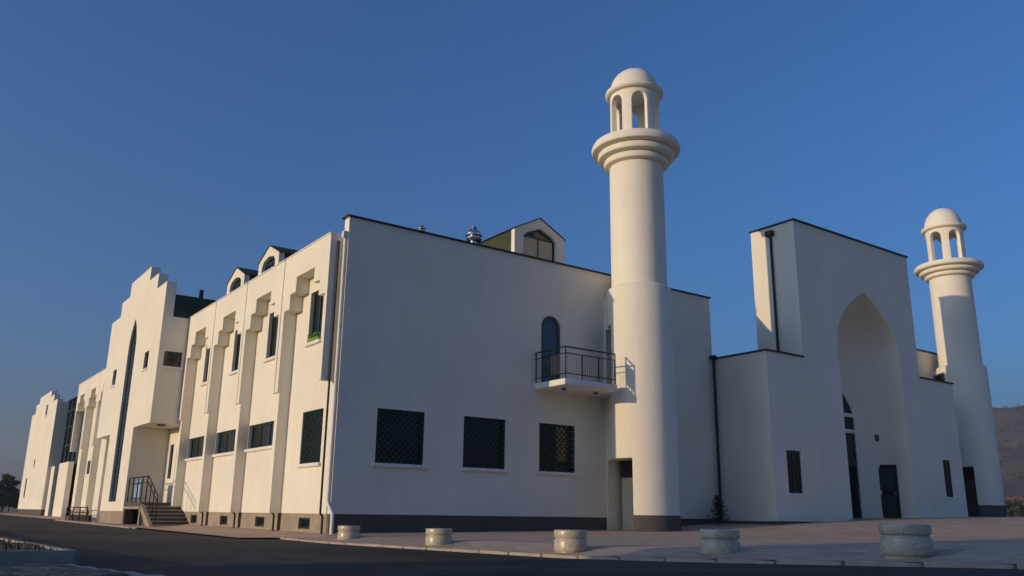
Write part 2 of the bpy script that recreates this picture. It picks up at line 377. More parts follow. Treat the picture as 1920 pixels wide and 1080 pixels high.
# projecting stepped hoods over each bay, pilasters below them
def hood(s, parent):
    a, b = s+.01, s+PITCHB-.05; z0, z1 = 4.02, 8.82
    p = [(a, z0), (a, z1), (b, z1), (b, z0), (s+3.66, z0), (s+3.66, 6.86), (s+3.19, 6.86), (s+3.19, 7.40), (s+2.72, 7.40), (s+2.72, 7.93),
         (s+1.17, 7.93), (s+1.17, 7.40), (s+.68, 7.40), (s+.68, 6.86), (s+.19, 6.86), (s+.19, z0)]
    h = prism('stepped_hood', p, 'x', XH, -.003, 'plaster', parent)
    box('hood_cap', XH-.03, .0, a-.004, b+.004, 8.823, 8.86, 'sill', h)
    return h
for s in bays+farb:
    hood(s, mb)
    if s < 40:
        box('pilaster', XH+.08, -.003, s+3.67, s+PITCHB-.04, .0, 4.017, 'plaster', mb)
        if s > 0: tube('downpipe', [(-.2, s-.028, 8.6), (-.2, s-.028, .02), (-.12, s-.028, -.08), (-.12, s-.028, -.62)], .035, 'pipe', mb, 8)
# potted plant on the first upper sill is a thing of its own (below)
# corner downpipe: white, kinked outwards above the plinth
cp = tube('downpipe', [(-.065, .09, 8.75), (-.065, .09, .42), (-.06, .06, .30), (-.04, -.22, .04), (-.04, -.26, -.06), (-.04, -.26, -.60)], .055, 'wpipe', mb, 12)
box('hopper', -.17, .02, .02, .17, 8.66, 8.9, 'wpipe', cp, .015)
box('end_wall', BL-.35, BL, .353, LEN, -1.2, 9.3, 'plaster', mb)
box('rear_wall', .353, BL-.353, LEN-.35, LEN, GB, 9.0, 'plaster', mb)
# hipped roof
bm = bmesh.new()
x0, x1, y0, y1, zb, zr = .02, BL-.05, .36, LEN, 8.70, 10.35; h = (x1-x0)/2
v = [bm.verts.new(p) for p in ((x0,y0,zb),(x1,y0,zb),(x1,y1,zb),(x0,y1,zb),((x0+x1)/2,y0+h,zr),((x0+x1)/2,y1-h,zr))]
for q in ((0,1,4),(1,2,5,4),(2,3,5),(3,0,4,5),(3,2,1,0)): bm.faces.new([v[i] for i in q])
roof = fin('roof', bm, 'roof', mb)
# dormer of the front slope
def dormer(parent, axis, plane, uc, hw, z0, ze, za, back, glassbars=True, arched=True):
    """gabled dormer; face on `plane`, running back to `back`"""
    face = [(uc-hw, z0), (uc+hw, z0), (uc+hw, ze), (uc, za), (uc-hw, ze)]
    iw = hw*.66; zi = z0+.05
    if arched: hole = [(uc-iw, zi), (uc-iw, ze-.22), (uc-iw*.75, ze-.03), (uc, za-.42), (uc+iw*.75, ze-.03), (uc+iw, ze-.22), (uc+iw, zi)]
    d = prism('dormer', face, axis, plane, plane+.22, 'plaster', parent, holes=[hole])
    for sgn in (-1, 1):
        ue = uc+sgn*hw
        prism('cheek', rect(min(ue-sgn*.12, ue-sgn*.01), max(ue-sgn*.12, ue-sgn*.01), z0-.1, ze), axis, plane+.223, back, 'roof', d)
        L = [(uc, za+.004), (uc+sgn*(hw+.05), ze-(za-ze)*.05/hw+.004), (uc+sgn*(hw+.05), ze-(za-ze)*.05/hw+.04), (uc, za+.045)]
        prism('dormer_roof', L, axis, plane-.03, back, 'roof' if axis == 'x' else 'flash', d)
    bars = [(uc-.035, uc+.035, zi, ze-.12), (uc-iw+.02, uc+iw-.02, ze-.20, ze-.12)]
    window(d, axis, plane+.02, hole, rec=.10, fw_=.07, sill=False, bars=bars, name='dormer_window', glass='glass',
           blind=(uc-iw+.1, uc+iw-.1, zi+.08, ze-.22) if axis == 'y' else None)
    return d
dormer(mb, 'y', .95, 8.58, 1.24, 9.0, 10.84, 11.48, 6.5)
for yc in (6.6, 10.45): dormer(mb, 'x', -.28, yc, 1.08, 8.83, 9.5, 10.0, 3.4)
# roof vents
def vent(x, y, z, s):
    b = lathe('roof_vent', [(0, z-.9), (.19*s, z-.9), (.19*s, z-.02), (.33*s, z), (.38*s, z+.10*s), (.37*s, z+.17*s), (.22*s, z+.19*s), (.22*s, z+.25*s), (.40*s, z+.27*s), (.39*s, z+.36*s), (.28*s, z+.50*s), (.15*s, z+.58*s), (0, z+.58*s)], x, y, 'steel', mb, 28, 30)
    lathe('vent_cap', [(0, z+.585*s), (.10*s, z+.585*s), (.15*s, z+.66*s), (.13*s, z+.76*s), (0, z+.82*s)], x, y, 'steel', b, 20, 40)
vent(7.43, 4.0, 11.08, .88); vent(4.92, 4.0, 10.98, .42)
# balcony
bal = box('balcony', 7.6, 10.05, -1.78, -.003, 4.44, 4.66, 'sill', mb, .02)
box('balcony_link', 10.053, 11.05, -.86, -.003, 4.44, 4.655, 'sill', bal)
RZ = 5.78
def bar(x0, y0, z0, x1, y1, z1, r=.022, n='rail', p=bal): 
    bm = bmesh.new(); add_tube(bm, [(x0,y0,z0),(x1,y1,z1)], r, 6); return fin(n, bm, 'rail', p, smooth=50)
for z in (RZ, RZ-.22, 4.84):
    rr = .028 if z == RZ else .018
    bar(7.66, -.01, z, 7.66, -1.74, z, rr); bar(7.66, -1.74, z, 10.0, -1.74, z, rr)
for x, y in ((7.66, -1.74), (7.66, -.9), (7.66, -.06), (8.42, -1.74), (9.2, -1.74), (10.0, -1.74)):
    bar(x, y, 4.66, x, y, RZ if (x in (7.66, 10.0)) else RZ-.22, .024 if x in (7.66, 10.0) else .02, 'railing_post')
bm = bmesh.new()
for k in range(23): add_tube(bm, [(7.76+k*.1, -1.74, 4.84), (7.76+k*.1, -1.74, RZ-.22)], .007, 4)
for k in range(16): add_tube(bm, [(7.66, -1.66+k*.1, 4.84), (7.66, -1.66+k*.1, RZ-.22)], .007, 4)
fin('railing_bars', bm, 'rail', bal)
for x, y in ((8.2, -1.0), (9.7, -1.0)):
    lathe('spotlight', [(0, 4.36), (.07, 4.36), (.08, 4.40), (.08, 4.442), (0, 4.442)], x, y, 'lampgrey', bal, 16)

# ------------------------------------------------------------------ stair block with stepped gable
sb = tag(empty('entrance_block', (-.9, 22, -.6)), 'sunlit entrance block with stepped gable and tall pointed window on the left facade', 'building')
XB = -1.68; Y0, Y1, YC = 16.27, 28.15, 22.02
ped = [(Y0, 3.86), (Y0, 10.45), (18.1, 10.45), (18.1, 11.25), (19.9, 11.25), (19.9, 12.0), (24.15, 12.0), (24.15, 11.25), (26.0, 11.25), (26.0, 10.45), (Y1, 10.45), (Y1, 3.86), (24.6, 3.86), (24.6, -.02), (19.4, -.02), (19.4, 3.86)]
tall = pointed(YC-.82, YC+.82, .42, 8.0, 9.66)
sw = [(18.12, 18.98, 6.58, 7.42), (25.1, 25.96, 6.58, 7.42)]
prism('gable_wall', ped, 'x', XB, XB+.2, 'plaster', sb, holes=[tall]+[rect(*r) for r in sw])
ped2 = [(Y0, 8.803), (Y0, 10.449), (18.1, 10.449), (18.1, 11.249), (19.9, 11.249), (19.9, 11.999), (24.15, 11.999), (24.15, 11.249), (26.0, 11.249), (26.0, 10.449), (Y1, 10.449), (Y1, 8.803)]
prism('gable_backing', ped2, 'x', XB+.203, XB+.45, 'plaster', sb)
prism('plinth', rect(19.4, 24.6, GB, -.024), 'x', XB+.03, XB+.45, 'plinthside', sb)
window(sb, 'x', XB, tall, rec=.10, fw_=.12, glass='blueglass', sill=False, name='tall_window',
       bars=[(YC-.04, YC+.04, .5, 9.2)]+[(YC-.74, YC+.74, z, z+.07) for z in (1.7, 3.0, 4.3, 5.6, 6.9, 8.1)])
for r in sw: window(sb, 'x', XB, rect(*r), rec=.10, fw_=.06, sillout=.05)
# flanks of the overhang and of the central shaft
swin = (-1.42, -.74, 6.46, 7.16)
prism('flank_wall', rect(XB+.203, -.003, 3.863, 8.74), 'y', Y0, Y0+.3, 'plaster', sb, holes=[rect(-1.42, -.62, 6.46, 7.16)])
window(sb, 'y', Y0, rect(-1.42, -.62, 6.46, 7.16), rec=.1, fw_=.06, sillout=.05)
box('flank_return', XB+.203, -.003, Y0+.0, Y0+.3, 8.743, 8.80, 'sill', sb)
box('flank_wall', XB+.203, -.005, Y1-.3, Y1, 3.863, 8.74, 'plaster', sb)
box('shaft_flank', XB+.203, -.005, 19.4, 19.7, .36, 3.857, 'plaster', sb)
box('shaft_flank', XB+.203, -.005, 24.3, 24.6, -.6, 3.857, 'plaster', sb)
box('soffit', XB+.203, -.005, Y0+.303, 19.39, 3.87, 4.0, 'sill', sb)
box('soffit', XB+.203, -.005, 24.61, Y1-.303, 3.87, 4.0, 'sill', sb)
box('soffit_lamp', -1.15, -.85, 16.9, 17.2, 3.80, 3.868, 'lampgrey', sb)
box('cross_wall', .36, 6.0, Y0+.02, Y0+.3, 8.7, 8.84, 'plaster', sb)
# dark cross roof behind the gable
prism('cross_roof', [(Y0+.04, 8.81), (Y0+1.0, 10.12), (Y1-1.0, 10.12), (Y1-.04, 8.81)], 'x', XB+.455, 8.0, 'roof', sb)
tube('roof_flue', [(.45, 18.2, 9.9), (.45, 18.2, 10.75)], .10, 'flash', sb)
box('side_buttress', -1.15, -.48, Y1+.003, Y1+1.3, -.6, 9.7, 'plaster', sb)
# entrance door on the landing and its sidelight
ed = window(mb, 'x', 0, entr, rec=.08, fw_=.1, glass='cream', sill=False, name='entrance_door', fm='cream', bars=[(17.2, 17.3, .5, 2.78)])
window(mb, 'x', 0, ent2, rec=.08, fw_=.07, sill=False)
# landing, steps, cheek wall, railing
st = tag(empty('entrance_stairs', (-.9, 15, -.6)), 'grey stone entrance steps with landing under the overhang', 'stairs')
for i in range(6):
    zt = .38-.155*(i+1); y_ = 16.2-.30*i
    sp = box('step', -1.52, -.02, y_-.30, y_-.003, -1.0, zt-.045, 'step', st, .01)
    box('tread', -1.52, -.02, y_-.33, y_-.004, zt-.043, zt, 'kerb', sp, .008)
box('landing', -1.66, -.01, 16.203, 19.39, .2, .38, 'step', st, .01)
box('landing_wall', -1.66, -1.45, 16.21, 16.4, -1.0, .197, 'plinthside', st)
box('landing_wall', -1.66, -1.45, 19.1, 19.38, -1.0, .197, 'plinth', st)
box('landing_beam', -1.69, -1.42, 16.21, 19.38, .08, .196, 'plinthside', st)
ck = [(16.2, .30), (16.2, .05), (14.5, -.9), (14.2, -.9), (14.2, -.62)]
prism('cheek_wall', ck, 'x', -1.66, -1.525, 'plinthside', st)
er = tag(empty('stair_railing', (-1.55, 16, .38)), 'dark metal railing along the landing of the entrance steps', 'railing')
def rbar(a, b, r=.022, n='rail', p=er): tube(n, [a, b], r, 'rail', p, 6)
for z in (1.48, 1.22, .56): rbar((-1.56, 15.9, z), (-1.56, 19.3, z), .028 if z == 1.48 else .018)
for k in range(5): rbar((-1.56, 15.9+.85*k, .38), (-1.56, 15.9+.85*k, 1.48), .026, 'railing_post')
for dz in (0, -.26): rbar((-1.52, 15.9, 1.48+dz), (-1.52, 13.95, .60+dz), .026)
for k in range(3): rbar((-1.52, 15.3-.65*k, .12-.3*k), (-1.52, 15.3-.65*k, 1.2-.29*k), .022, 'railing_post')
tag(box('notice_panel', -1.44, -1.41, 17.6, 18.7, .5, 1.4, 'banner', None), 'blue and white panel leaning behind the landing railing', 'panel')
# low guard rail by the sunken area left of the shaft
lr = tag(empty('area_railing', (-2.0, 27, -.6)), 'low dark guard rail round the sunken basement area', 'railing')
for z in (.14, -.12): rbar((-2.2, 25.0, z), (-2.2, 31.0, z), .03, 'rail', lr)
for k in range(4): rbar((-2.2, 25+2*k, -.62), (-2.2, 25+2*k, .14), .03, 'railing_post', lr)
box('area_wall', -2.1, -1.95, 25.0, 31.0, -1.0, -.25, 'pipe', lr)

# ------------------------------------------------------------------ far end of the left facade
ga = tag(empty('glazed_link', (.5, 48, -.6)), 'dark glazed link between the far bays and the last gable', 'building')
box('link_wall', .1, .5, LEN+.01, 51.4, GB, 8.3, 'glass', ga)
box('link_cap', -.02, .6, LEN+.01, 51.5, 8.303, 8.4, 'flash', ga)
for z in (3.35, 4.7, 6.1, 7.4): box('transom', .02, .098, LEN+.02, 51.3, z, z+.12, 'frame', ga)
for k in range(5): box('mullion', .03, .097, LEN+.4+1.75*k, LEN+.52+1.75*k, 3.2, 8.3, 'frame', ga)
box('parapet_wall', -.55, -.2, LEN+.02, 47.4, -.6, 3.3, 'plaster', ga)
box('parapet_wall', -.55, -.2, 49.4, 51.0, -.6, 3.2, 'plaster', ga)
box('garden_door', -.35, -.28, 47.4, 49.4, -.5, 3.1, 'frame', ga)
eb = tag(empty('end_block', (3, 58, -.6)), 'last sunlit gabled block at the far left end of the facade', 'building')
e0, e1, ec = 51.2, 65.2, 58.2
ep = [(e0, 0), (e0, 8.5), (53.2, 8.5), (53.2, 9.05), (55.0, 9.05), (55.0, 9.55), (61.4, 9.55), (61.4, 9.05), (63.2, 9.05), (63.2, 8.3), (e1, 8.3), (e1, 0)]
ew = [(56.0, 56.9, 7.6, 8.5), (58.6, 59.2, 3.5, 4.1), (61.8, 62.7, 1.0, 2.6)]
prism('gable_wall', ep, 'x', -.8, -.4, 'plaster', eb, holes=[rect(*r) for r in ew])
for r in ew: window(eb, 'x', -.8, rect(*r), rec=.1, fw_=.06, sillout=.05, glass='blueglass')
box('plinth', -.78, -.4, e0, e1, GB, -.003, 'plinth', eb)
box('flank_wall', -.397, 10, e0, e0+.3, GB, 8.3, 'plaster', eb)
box('flank_wall', -.397, 10, e1-.3, e1, GB, 8.0, 'plaster', eb)
box('roof', -.397, 10, e0+.303, e1-.303, 7.6, 7.8, 'roof', eb)

# ------------------------------------------------------------------ minarets
def minaret(cx, cy, z, label, doorm='step'):
    """z: ground, plinth top, drum top, collar foot, gallery floor, cornice, dome top"""
    g, zp, zd, zc, zg, zn, zt = z
    root = tag(empty('minaret', (cx, cy, g)), label, 'minaret', 'white minarets flanking the portal')
    rd, ru = 1.25, 1.075
    d = lathe('drum', [(0, zp), (rd, zp), (rd, zd-.10), (rd-.03, zd-.03), (ru+.02, zd+.05), (0, zd+.05)], cx, cy, 'plaster', root, 72)
    p = lathe('plinth', [(0, g-1), (rd+.012, g-1), (rd+.012, zp-.004), (0, zp-.004)], cx, cy, 'plinth', root, 72)
    def cutter(x0, x1, y0, y1, z0, z1): return box('cutter', cx+x0, cx+x1, cy+y0, cy+y1, z0, z1, None)
    # doorway to the forecourt and doorway to the balcony, both facing along the wall
    hd = g+2.58
    boolean_cut(d, [cutter(-2, .35, -.56, 1.6, zp-1, hd), cutter(-2, .2, .35, 1.6, g+5.1, g+7.6)])
    boolean_cut(p, [cutter(-2, .35, -.56, 1.6, g+.02, zp+1)])
    # link wall back to the hall, with the same two doorways
    lp = [(cy+.75, g-1), (-.003, g-1), (-.003, zd-.15), (cy+.75, zd-.15)]
    lw = prism('link_wall', lp, 'x', cx-.62, cx+.62, 'plaster', root)
    boolean_cut(lw, [cutter(-2, .35, .5, 1.30, g+.02, hd-.002), cutter(-2, .2, .5, 1.3, g+5.102, g+7.598)])
    dr = box('door', cx-.1, cx-.04, cy-.55, cy+1.1, g+.03, hd-.01, doorm, root)
    box('transom', cx-.16, cx-.102, cy-.55, cy+1.1, hd-.62, hd-.012, 'pipe', dr)
    box('upper_door', cx-.35, cx-.29, cy+.36, cy+1.28, g+5.11, g+7.59, 'pipe', root)
    lathe('shaft', [(0, zd+.0), (ru, zd+.0), (ru-.005, zc+.05), (0, zc+.05)], cx, cy, 'plaster', root, 72)
    H = zg-zc; pr = [(ru-.02, zc)]
    for k, (ra, rb) in enumerate(((1.09, 1.30), (1.30, 1.54), (1.54, 1.79))):
        za, zb_ = zc+H*(.02+.30*k), zc+H*(.02+.30*(k+1))
        pr += [(ra, za+.01), (rb-.10, za+.01), (rb-.03, za+.05), (rb, (za+zb_)/2+.01), (rb-.03, zb_-.03), (rb-.07, zb_)]
    pr += [(1.70, zg), (0, zg)]
    lathe('gallery_collar', pr, cx, cy, 'plaster', root, 80, 45)
    # open lantern with six round-headed arches
    bm = bmesh.new(); ro, ri = 1.0, .80; zt0, zt1 = zg, zn
    zs = zn-.47; half = R(18.5); n = 12; angs = []
    for k in range(6):
        c0 = R(57+60*k)
        angs += [(c0-half+2*half*i/n, True) for i in range(n)]
        c1 = c0+half; span = R(60)-2*half
        angs += [(c1+span*i/4, False) for i in range(4)]
    cents = [R(57+60*k) for k in range(6)]
    def za(a):
        d_ = min(abs((a-c+math.pi) % (2*math.pi)-math.pi) for c in cents); q = min(1, d_/half); return zs+.30*math.sqrt(max(0, 1-q*q))
    N = len(angs)
    P = lambda r, a, zz: bm.verts.new((cx+r*math.cos(a), cy+r*math.sin(a), zz))
    for i in range(N):
        a, op = angs[i]; b = angs[(i+1) % N][0]
        za_, zb_ = (za(a), za(b)) if op else (zt0, zt0)
        o = [P(ro, a, za_), P(ro, b, zb_), P(ro, b, zt1), P(ro, a, zt1)]; q = [P(ri, a, za_), P(ri, b, zb_), P(ri, b, zt1), P(ri, a, zt1)]
        bm.faces.new(o); bm.faces.new(q[::-1]); bm.faces.new((o[1], o[0], q[0], q[1])); bm.faces.new((o[3], o[2], q[2], q[3]))
        if not op:
            if angs[i-1][1]: bm.faces.new((o[0], o[3], q[3], q[0]))
            if angs[(i+1) % N][1]: bm.faces.new((o[2], o[1], q[1], q[2]))
    bmesh.ops.remove_doubles(bm, verts=bm.verts, dist=.0005)
    fin('lantern', bm, 'plaster', root, smooth=40)
    lathe('lantern_floor', [(0, zg+.003), (.79, zg+.003), (.79, zg+.03), (0, zg+.03)], cx, cy, 'plaster', root, 40)
    lathe('cornice', [(0, zn+.003), (1.10, zn+.003), (1.17, zn+.05), (1.19, zn+.12), (1.17, zn+.19), (1.08, zn+.22), (0, zn+.22)], cx, cy, 'plaster', root, 72, 45)
    hd_ = zt-(zn+.22); rdm = .98
    dm = lathe('dome', [(rdm, zn+.222)]+[(rdm*math.cos(t*math.pi/2), zn+.222+.06+(hd_-.06)*math.sin(t*math.pi/2)) for t in [i/14 for i in range(14)]]+[(0, zt)], cx, cy, 'plaster', root, 72, 50)
    tube('finial', [(cx, cy, zt-.02), (cx, cy, zt+.32)], .011, 'flash', dm, 6)
    return root
minaret(11.66, -1.4, (-.50, .10, 8.55, 13.60, 14.62, 16.78, 18.02), 'near minaret, taller in the picture, standing beside the balcony of the main hall', 'cream')
minaret(35.98, -1.4, (.24, .86, 8.2, 13.2, 14.0, 16.05, 17.45), 'far minaret at the right edge, half in the shadow of the portal')

# ------------------------------------------------------------------ portal with iwan
po = tag(empty('portal', (24.6, -1.5, 0)), 'tall white portal with deep pointed arch niche between low wings', 'portal')
YP = -2.82; XL, XR = 17.32, 32.0; PL, PR = 19.8, 28.95; ZW = 6.66; ZP = 12.82
iw = pointed(22.38, 27.28, .02, 7.7, 10.34, 14)
wl, wr = (18.2, 19.16, 1.03, 2.72), (30.2, 30.95, 1.15, 2.9)
front = [(XL, -.05), (XL, ZW), (PL, ZW), (PL, ZP), (PR, ZP), (PR, ZW+.06), (XR, ZW+.06), (XR, -.05)]
# niche opening reaches the floor: cut it out of the outline
iwo = pointed(22.38, 27.28, -.05, 7.7, 10.34, 14)
front = [(XL, -.05)]+iwo+[(XR, -.05), (XR, ZW+.06), (PR, ZW+.06), (PR, ZP), (PL, ZP), (PL, ZW), (XL, ZW)]
prism('front_wall', front, 'y', YP, YP+.4, 'plaster', po, holes=[rect(*wl), rect(*wr)])
for r in (wl, wr):
    uc = (r[0]+r[1])/2; window(po, 'y', YP, rect(*r), rec=.07, fw_=.06, sillout=.04, bars=[(uc-.025, uc+.025, r[2], r[3])])
YB = -.42
# niche: a curved apse behind the pointed opening
ap = pointed(22.38, 27.28, -.05, 7.7, 10.34, 14); flank = ap[:16]      # left jamb and left flank up to the point
levels = [(24.83-flank[0][0], zz) for zz in (-.05, 1.3, 2.6, 3.9, 5.2, 6.5)]+[(24.83-u, zz) for u, zz in flank[1:]]
bm = bmesh.new(); rows = []; NS = 40
for hw_, zz in levels:
    row = []
    for k in range(NS+1):
        t = math.pi*k/NS; cx_ = math.cos(t); sy = math.sin(t)
        ex = 2/2.5; ux = -math.copysign(abs(cx_)**ex, cx_)*max(hw_, .001); vy = abs(sy)**ex*1.72*(max(hw_, .001)/2.45)**.8
        row.append(bm.verts.new((24.83+ux, YP+.398+vy, zz)))
    rows.append(row)
for A, B in zip(rows, rows[1:]):
    for k in range(NS): bm.faces.new((A[k], A[k+1], B[k+1], B[k]))
fin('niche', bm, 'plaster', po, smooth=50)
box('niche_core', 21.9, 22.3, YP+.42, -.63, -.05, 11.0, 'plaster', po); box('niche_core', 27.36, 27.8, YP+.42, -.63, -.05, 11.0, 'plaster', po)
YG = -.95
glz = pointed(23.6, 26.06, .06, 4.55, 6.2, 10)
ge = prism('entrance_surround', inset_poly(glz, -.12), 'y', YG, YG+.33, 'sill', po, holes=[glz])
window(ge, 'y', YG, glz, rec=.05, fw_=.12, sill=False, name='glazed_entrance', bars=[(24.76, 24.9, .1, 6.0), (23.65, 26.0, 2.55, 2.67)])
for zz in (4.0, 4.75): prism('white_transom', rect(23.5, 26.16, zz, zz+.17), 'y', YG-.02, YG+.09, 'sill', ge)
tube('pull_handle', [(25.7, YG-.06, .9), (25.7, YG-.06, 1.7)], .03, 'rail', ge)
# side door in the right jamb, wall lamp above
def slant(name, y0, y1, z0, z1, d0, d1, m, parent):
    xa = lambda y: 27.22-(y+2.15)*.2      # follows the curve of the niche
    return prism(name, [(xa(y0)-d0, y0), (xa(y1)-d0, y1), (xa(y1)-d1, y1), (xa(y0)-d1, y0)], 'z', z0, z1, m, parent)
sdoor = slant('side_door', -2.15, -1.1, .047, 2.56, -.12, .06, 'door', po)
slant('door_panel', -2.02, -1.24, 1.4, 2.42, .061, .085, 'frame', sdoor); slant('door_panel', -2.02, -1.24, .2, 1.2, .061, .085, 'frame', sdoor)
slant('handle', -2.09, -2.05, 1.22, 1.32, .061, .13, 'steel', sdoor)
lathe('wall_lamp', [(0, 3.66), (.08, 3.68), (.11, 3.78), (.10, 3.95), (0, 4.0)], 27.03, -1.45, 'lampgrey', po, 14)
# tower sides, back and top
box('tower_side', PL, PL+.35, YP+.403, -.5, ZW-.2, ZP, 'plaster', po)
box('tower_side', PR-.35, PR, YP+.403, -.5, ZW-.2, ZP, 'plaster', po)
box('tower_back', PL+.353, PR-.353, -.62, -.5, ZW-.2, ZP, 'plaster', po)
box('tower_roof', PL-.06, PR+.06, YP-.07, -.44, ZP+.004, ZP+.075, 'flash', po)
# wings
box('wing_side', XL, XL+.35, YP+.403, -.003, -.06, ZW, 'plaster', po)
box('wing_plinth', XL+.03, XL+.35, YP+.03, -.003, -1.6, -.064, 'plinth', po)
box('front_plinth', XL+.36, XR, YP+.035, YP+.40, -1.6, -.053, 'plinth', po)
box('wing_side', XR-.35, XR, YP+.403, 6, -.06, ZW, 'plaster', po)
box('wing_roof', XL-.05, PL-.003, YP-.06, .0, ZW+.004, ZW+.07, 'flash', po)
box('wing_roof', PR+.003, XR+.05, YP-.06, 6, ZW+.064, ZW+.13, 'flash', po)
box('rear_roof', PL+.003, PR-.003, .2, 8, ZW-.1, ZW+.06, 'flash', po)
box('rear_wall', XL+.353, XR-.353, 7.6, 7.9, -.6, ZW-.11, 'plaster', po)
box('threshold', 22.1, 27.6, -3.15, -.6, -.6, .045, 'step', po)
dp = tube('downpipe', [(PL-.07, -1.62, 12.4), (PL-.07, -1.62, ZW+.07)], .055, 'pipe', po)
box('hopper', PL-.2, PL-.003, -1.80, -1.42, 12.36, 12.62, 'pipe', dp, .02)
dp2 = tube('downpipe', [(XL-.16, -.2, ZW+.1), (XL-.16, -.2, .6), (XL-.16, -.2, -.2)], .06, 'pipe', po)
box('hopper', XL-.28, XL-.04, -.32, -.06, ZW-.02, ZW+.14, 'pipe', dp2, .02)

# right-hand hall beyond the portal, mostly hidden
rh = tag(empty('right_hall', (34.5, 10, 0)), 'second hall behind the far minaret, only its top showing beside the portal', 'building')
box('front_wall', XR+.02, 37.0, 0, .35, -.6, 9.15, 'plaster', rh)
box('side_wall', XR+.02, XR+.37, .353, 20, -.6, 9.15, 'plaster', rh)
box('end_wall', 36.65, 37.0, .353, 20, -.6, 9.15, 'plaster', rh)
box('parapet_cap', XR-.04, 37.06, -.06, .42, 9.154, 9.23, 'flash', rh)
box('roof', XR+.373, 36.64, .353, 20, 8.6, 8.8, 'roof', rh)

# ------------------------------------------------------------------ granite bollards
bp = [(0, -.3), (.27, -.3), (.27, .05), (.262, .055), (.262, .068), (.285, .075), (.298, .095), (.302, .13), (.303, .27), (.300, .276), (.283, .281), (.276, .292), (.276, .306), (.283, .317), (.300, .322), (.303, .328), (.303, .43), (.297, .445), (.285, .45), (0, .45)]
bbm = bmesh.new(); add_lathe(bbm, bp, 0, 0, 48); bmesh.ops.recalc_face_normals(bbm, faces=bbm.faces)
bme = bpy.data.meshes.new('bollard'); bbm.to_mesh(bme); bbm.free(); bme.materials.append(M['granite'])
for p in bme.polygons: p.use_smooth = True
bme.set_sharp_from_angle(angle=R(38))
BO = [(-.45, -2.3, -.75, 'smallest granite bollard, in front of the building corner with the white downpipe'),
      (-.55, -7.2, -.73, 'granite bollard standing below the leftmost lattice window of the front wall'),
      (-.62, -11.95, -.665, 'sunlit granite bollard in the middle of the row, left of the near minaret'),
      (-.34, -15.22, -.59, 'shaded granite bollard in front of the small conifer, second from the right'),
      (-.54, -18.37, -.455, 'largest granite bollard, in shade in front of the portal arch')]
for x, y, z, lb in BO:
    o = bpy.data.objects.new('bollard', bme); COL.objects.link(o); o.location = (x, y, z); o.rotation_euler[2] = rnd.uniform(0, 6)
    tag(o, lb, 'bollard', 'granite bollards along the kerb')

# ------------------------------------------------------------------ foreground planting bed and walk
bed = tag(sheet('planting_bed', frange(-40, -8.95, .8), frange(-12.1, 45, .8), 'grassground', .16, fn=lambda x, y: gz(x, y)+.05*math.sin(x*1.7+y*.9)*math.sin(y*.6)), kind='structure')
bk = tag(empty('bed_kerb', (-8.9, -12.2, -.6)), kind='structure')
bkm = bmesh.new(); add_box(bkm, -.49, .49, -.07, .07, -.3, .0); bmesh.ops.bevel(bkm, geom=bkm.edges[:], offset=.018, segments=2, affect='EDGES')
bkme = bpy.data.meshes.new('kerb_stone'); bkm.to_mesh(bkme); bkm.free(); bkme.materials.append(M['kerb'])
for i in range(8):
    o = bpy.data.objects.new('kerb_stone', bkme); COL.objects.link(o); o.parent = bk
    o.location = Vector((-9.35-1.0*i, -12.2+rnd.uniform(-.006, .006), gz(-9, -12.2)+.19+rnd.uniform(-.004, .004)))-bk.location
for i in range(24):
    o = bpy.data.objects.new('kerb_stone', bkme); COL.objects.link(o); o.parent = bk; o.rotation_euler[2] = R(90)
    yy = -11.63+1.0*i; o.location = Vector((-8.87+rnd.uniform(-.006, .006), yy, gz(-9, yy)+.185+rnd.uniform(-.004, .004)))-bk.location
for i in range(9):
    o = bpy.data.objects.new('kerb_stone', bkme); COL.objects.link(o); o.parent = bk; o.rotation_euler[2] = R(90)
    yy = -12.85-1.0*i; o.location = Vector((-8.95, yy, gz(-9, yy)+.03))-bk.location
walk = tag(sheet('paved_walk', [-14, -11.5, -9.02], frange(-22, -12.28, .8), 'kerb', -.02), kind='structure')
pbm = bmesh.new(); add_box(pbm, -.095, .095, -.095, .095, -.03, .03); bmesh.ops.bevel(pbm, geom=[e for e in pbm.edges if all(v.co.z > 0 for v in e.verts)], offset=.012, segments=1, affect='EDGES')
pme = bpy.data.meshes.new('paver'); pbm.to_mesh(pme); pbm.free(); pme.materials.append(M['paver'])
for i in range(12):
    for j in range(17):
        o = bpy.data.objects.new('paver', pme); COL.objects.link(o); o.parent = walk
        x, y = -9.14-.212*i, -12.4-.212*j
        o.location = (x, y, gz(x, y)+.012+rnd.uniform(-.008, .008)); o.rotation_euler = (rnd.uniform(-.012, .012), rnd.uniform(-.012, .012), rnd.uniform(-.02, .02))
# grass tufts
bm = bmesh.new()
for i in range(5200):
    x = -8.98-abs(rnd.gauss(0, 3.2)); y = rnd.uniform(-12.0, 22)
    z = gz(x, y)+.15; h = rnd.uniform(.04, .13); a = rnd.uniform(0, 6.28); l = rnd.uniform(.01, .06)
    wv = Vector((math.cos(a), math.sin(a), 0))*rnd.uniform(.006, .018); tp = Vector((x+rnd.uniform(-l, l), y+rnd.uniform(-l, l), z+h))
    bm.faces.new((bm.verts.new(Vector((x, y, z))-wv), bm.verts.new(Vector((x, y, z))+wv), bm.verts.new(tp)))
tag(fin('grass', bm, 'grass'), 'dry short grass growing in the planting bed', 'grass', kind='stuff')

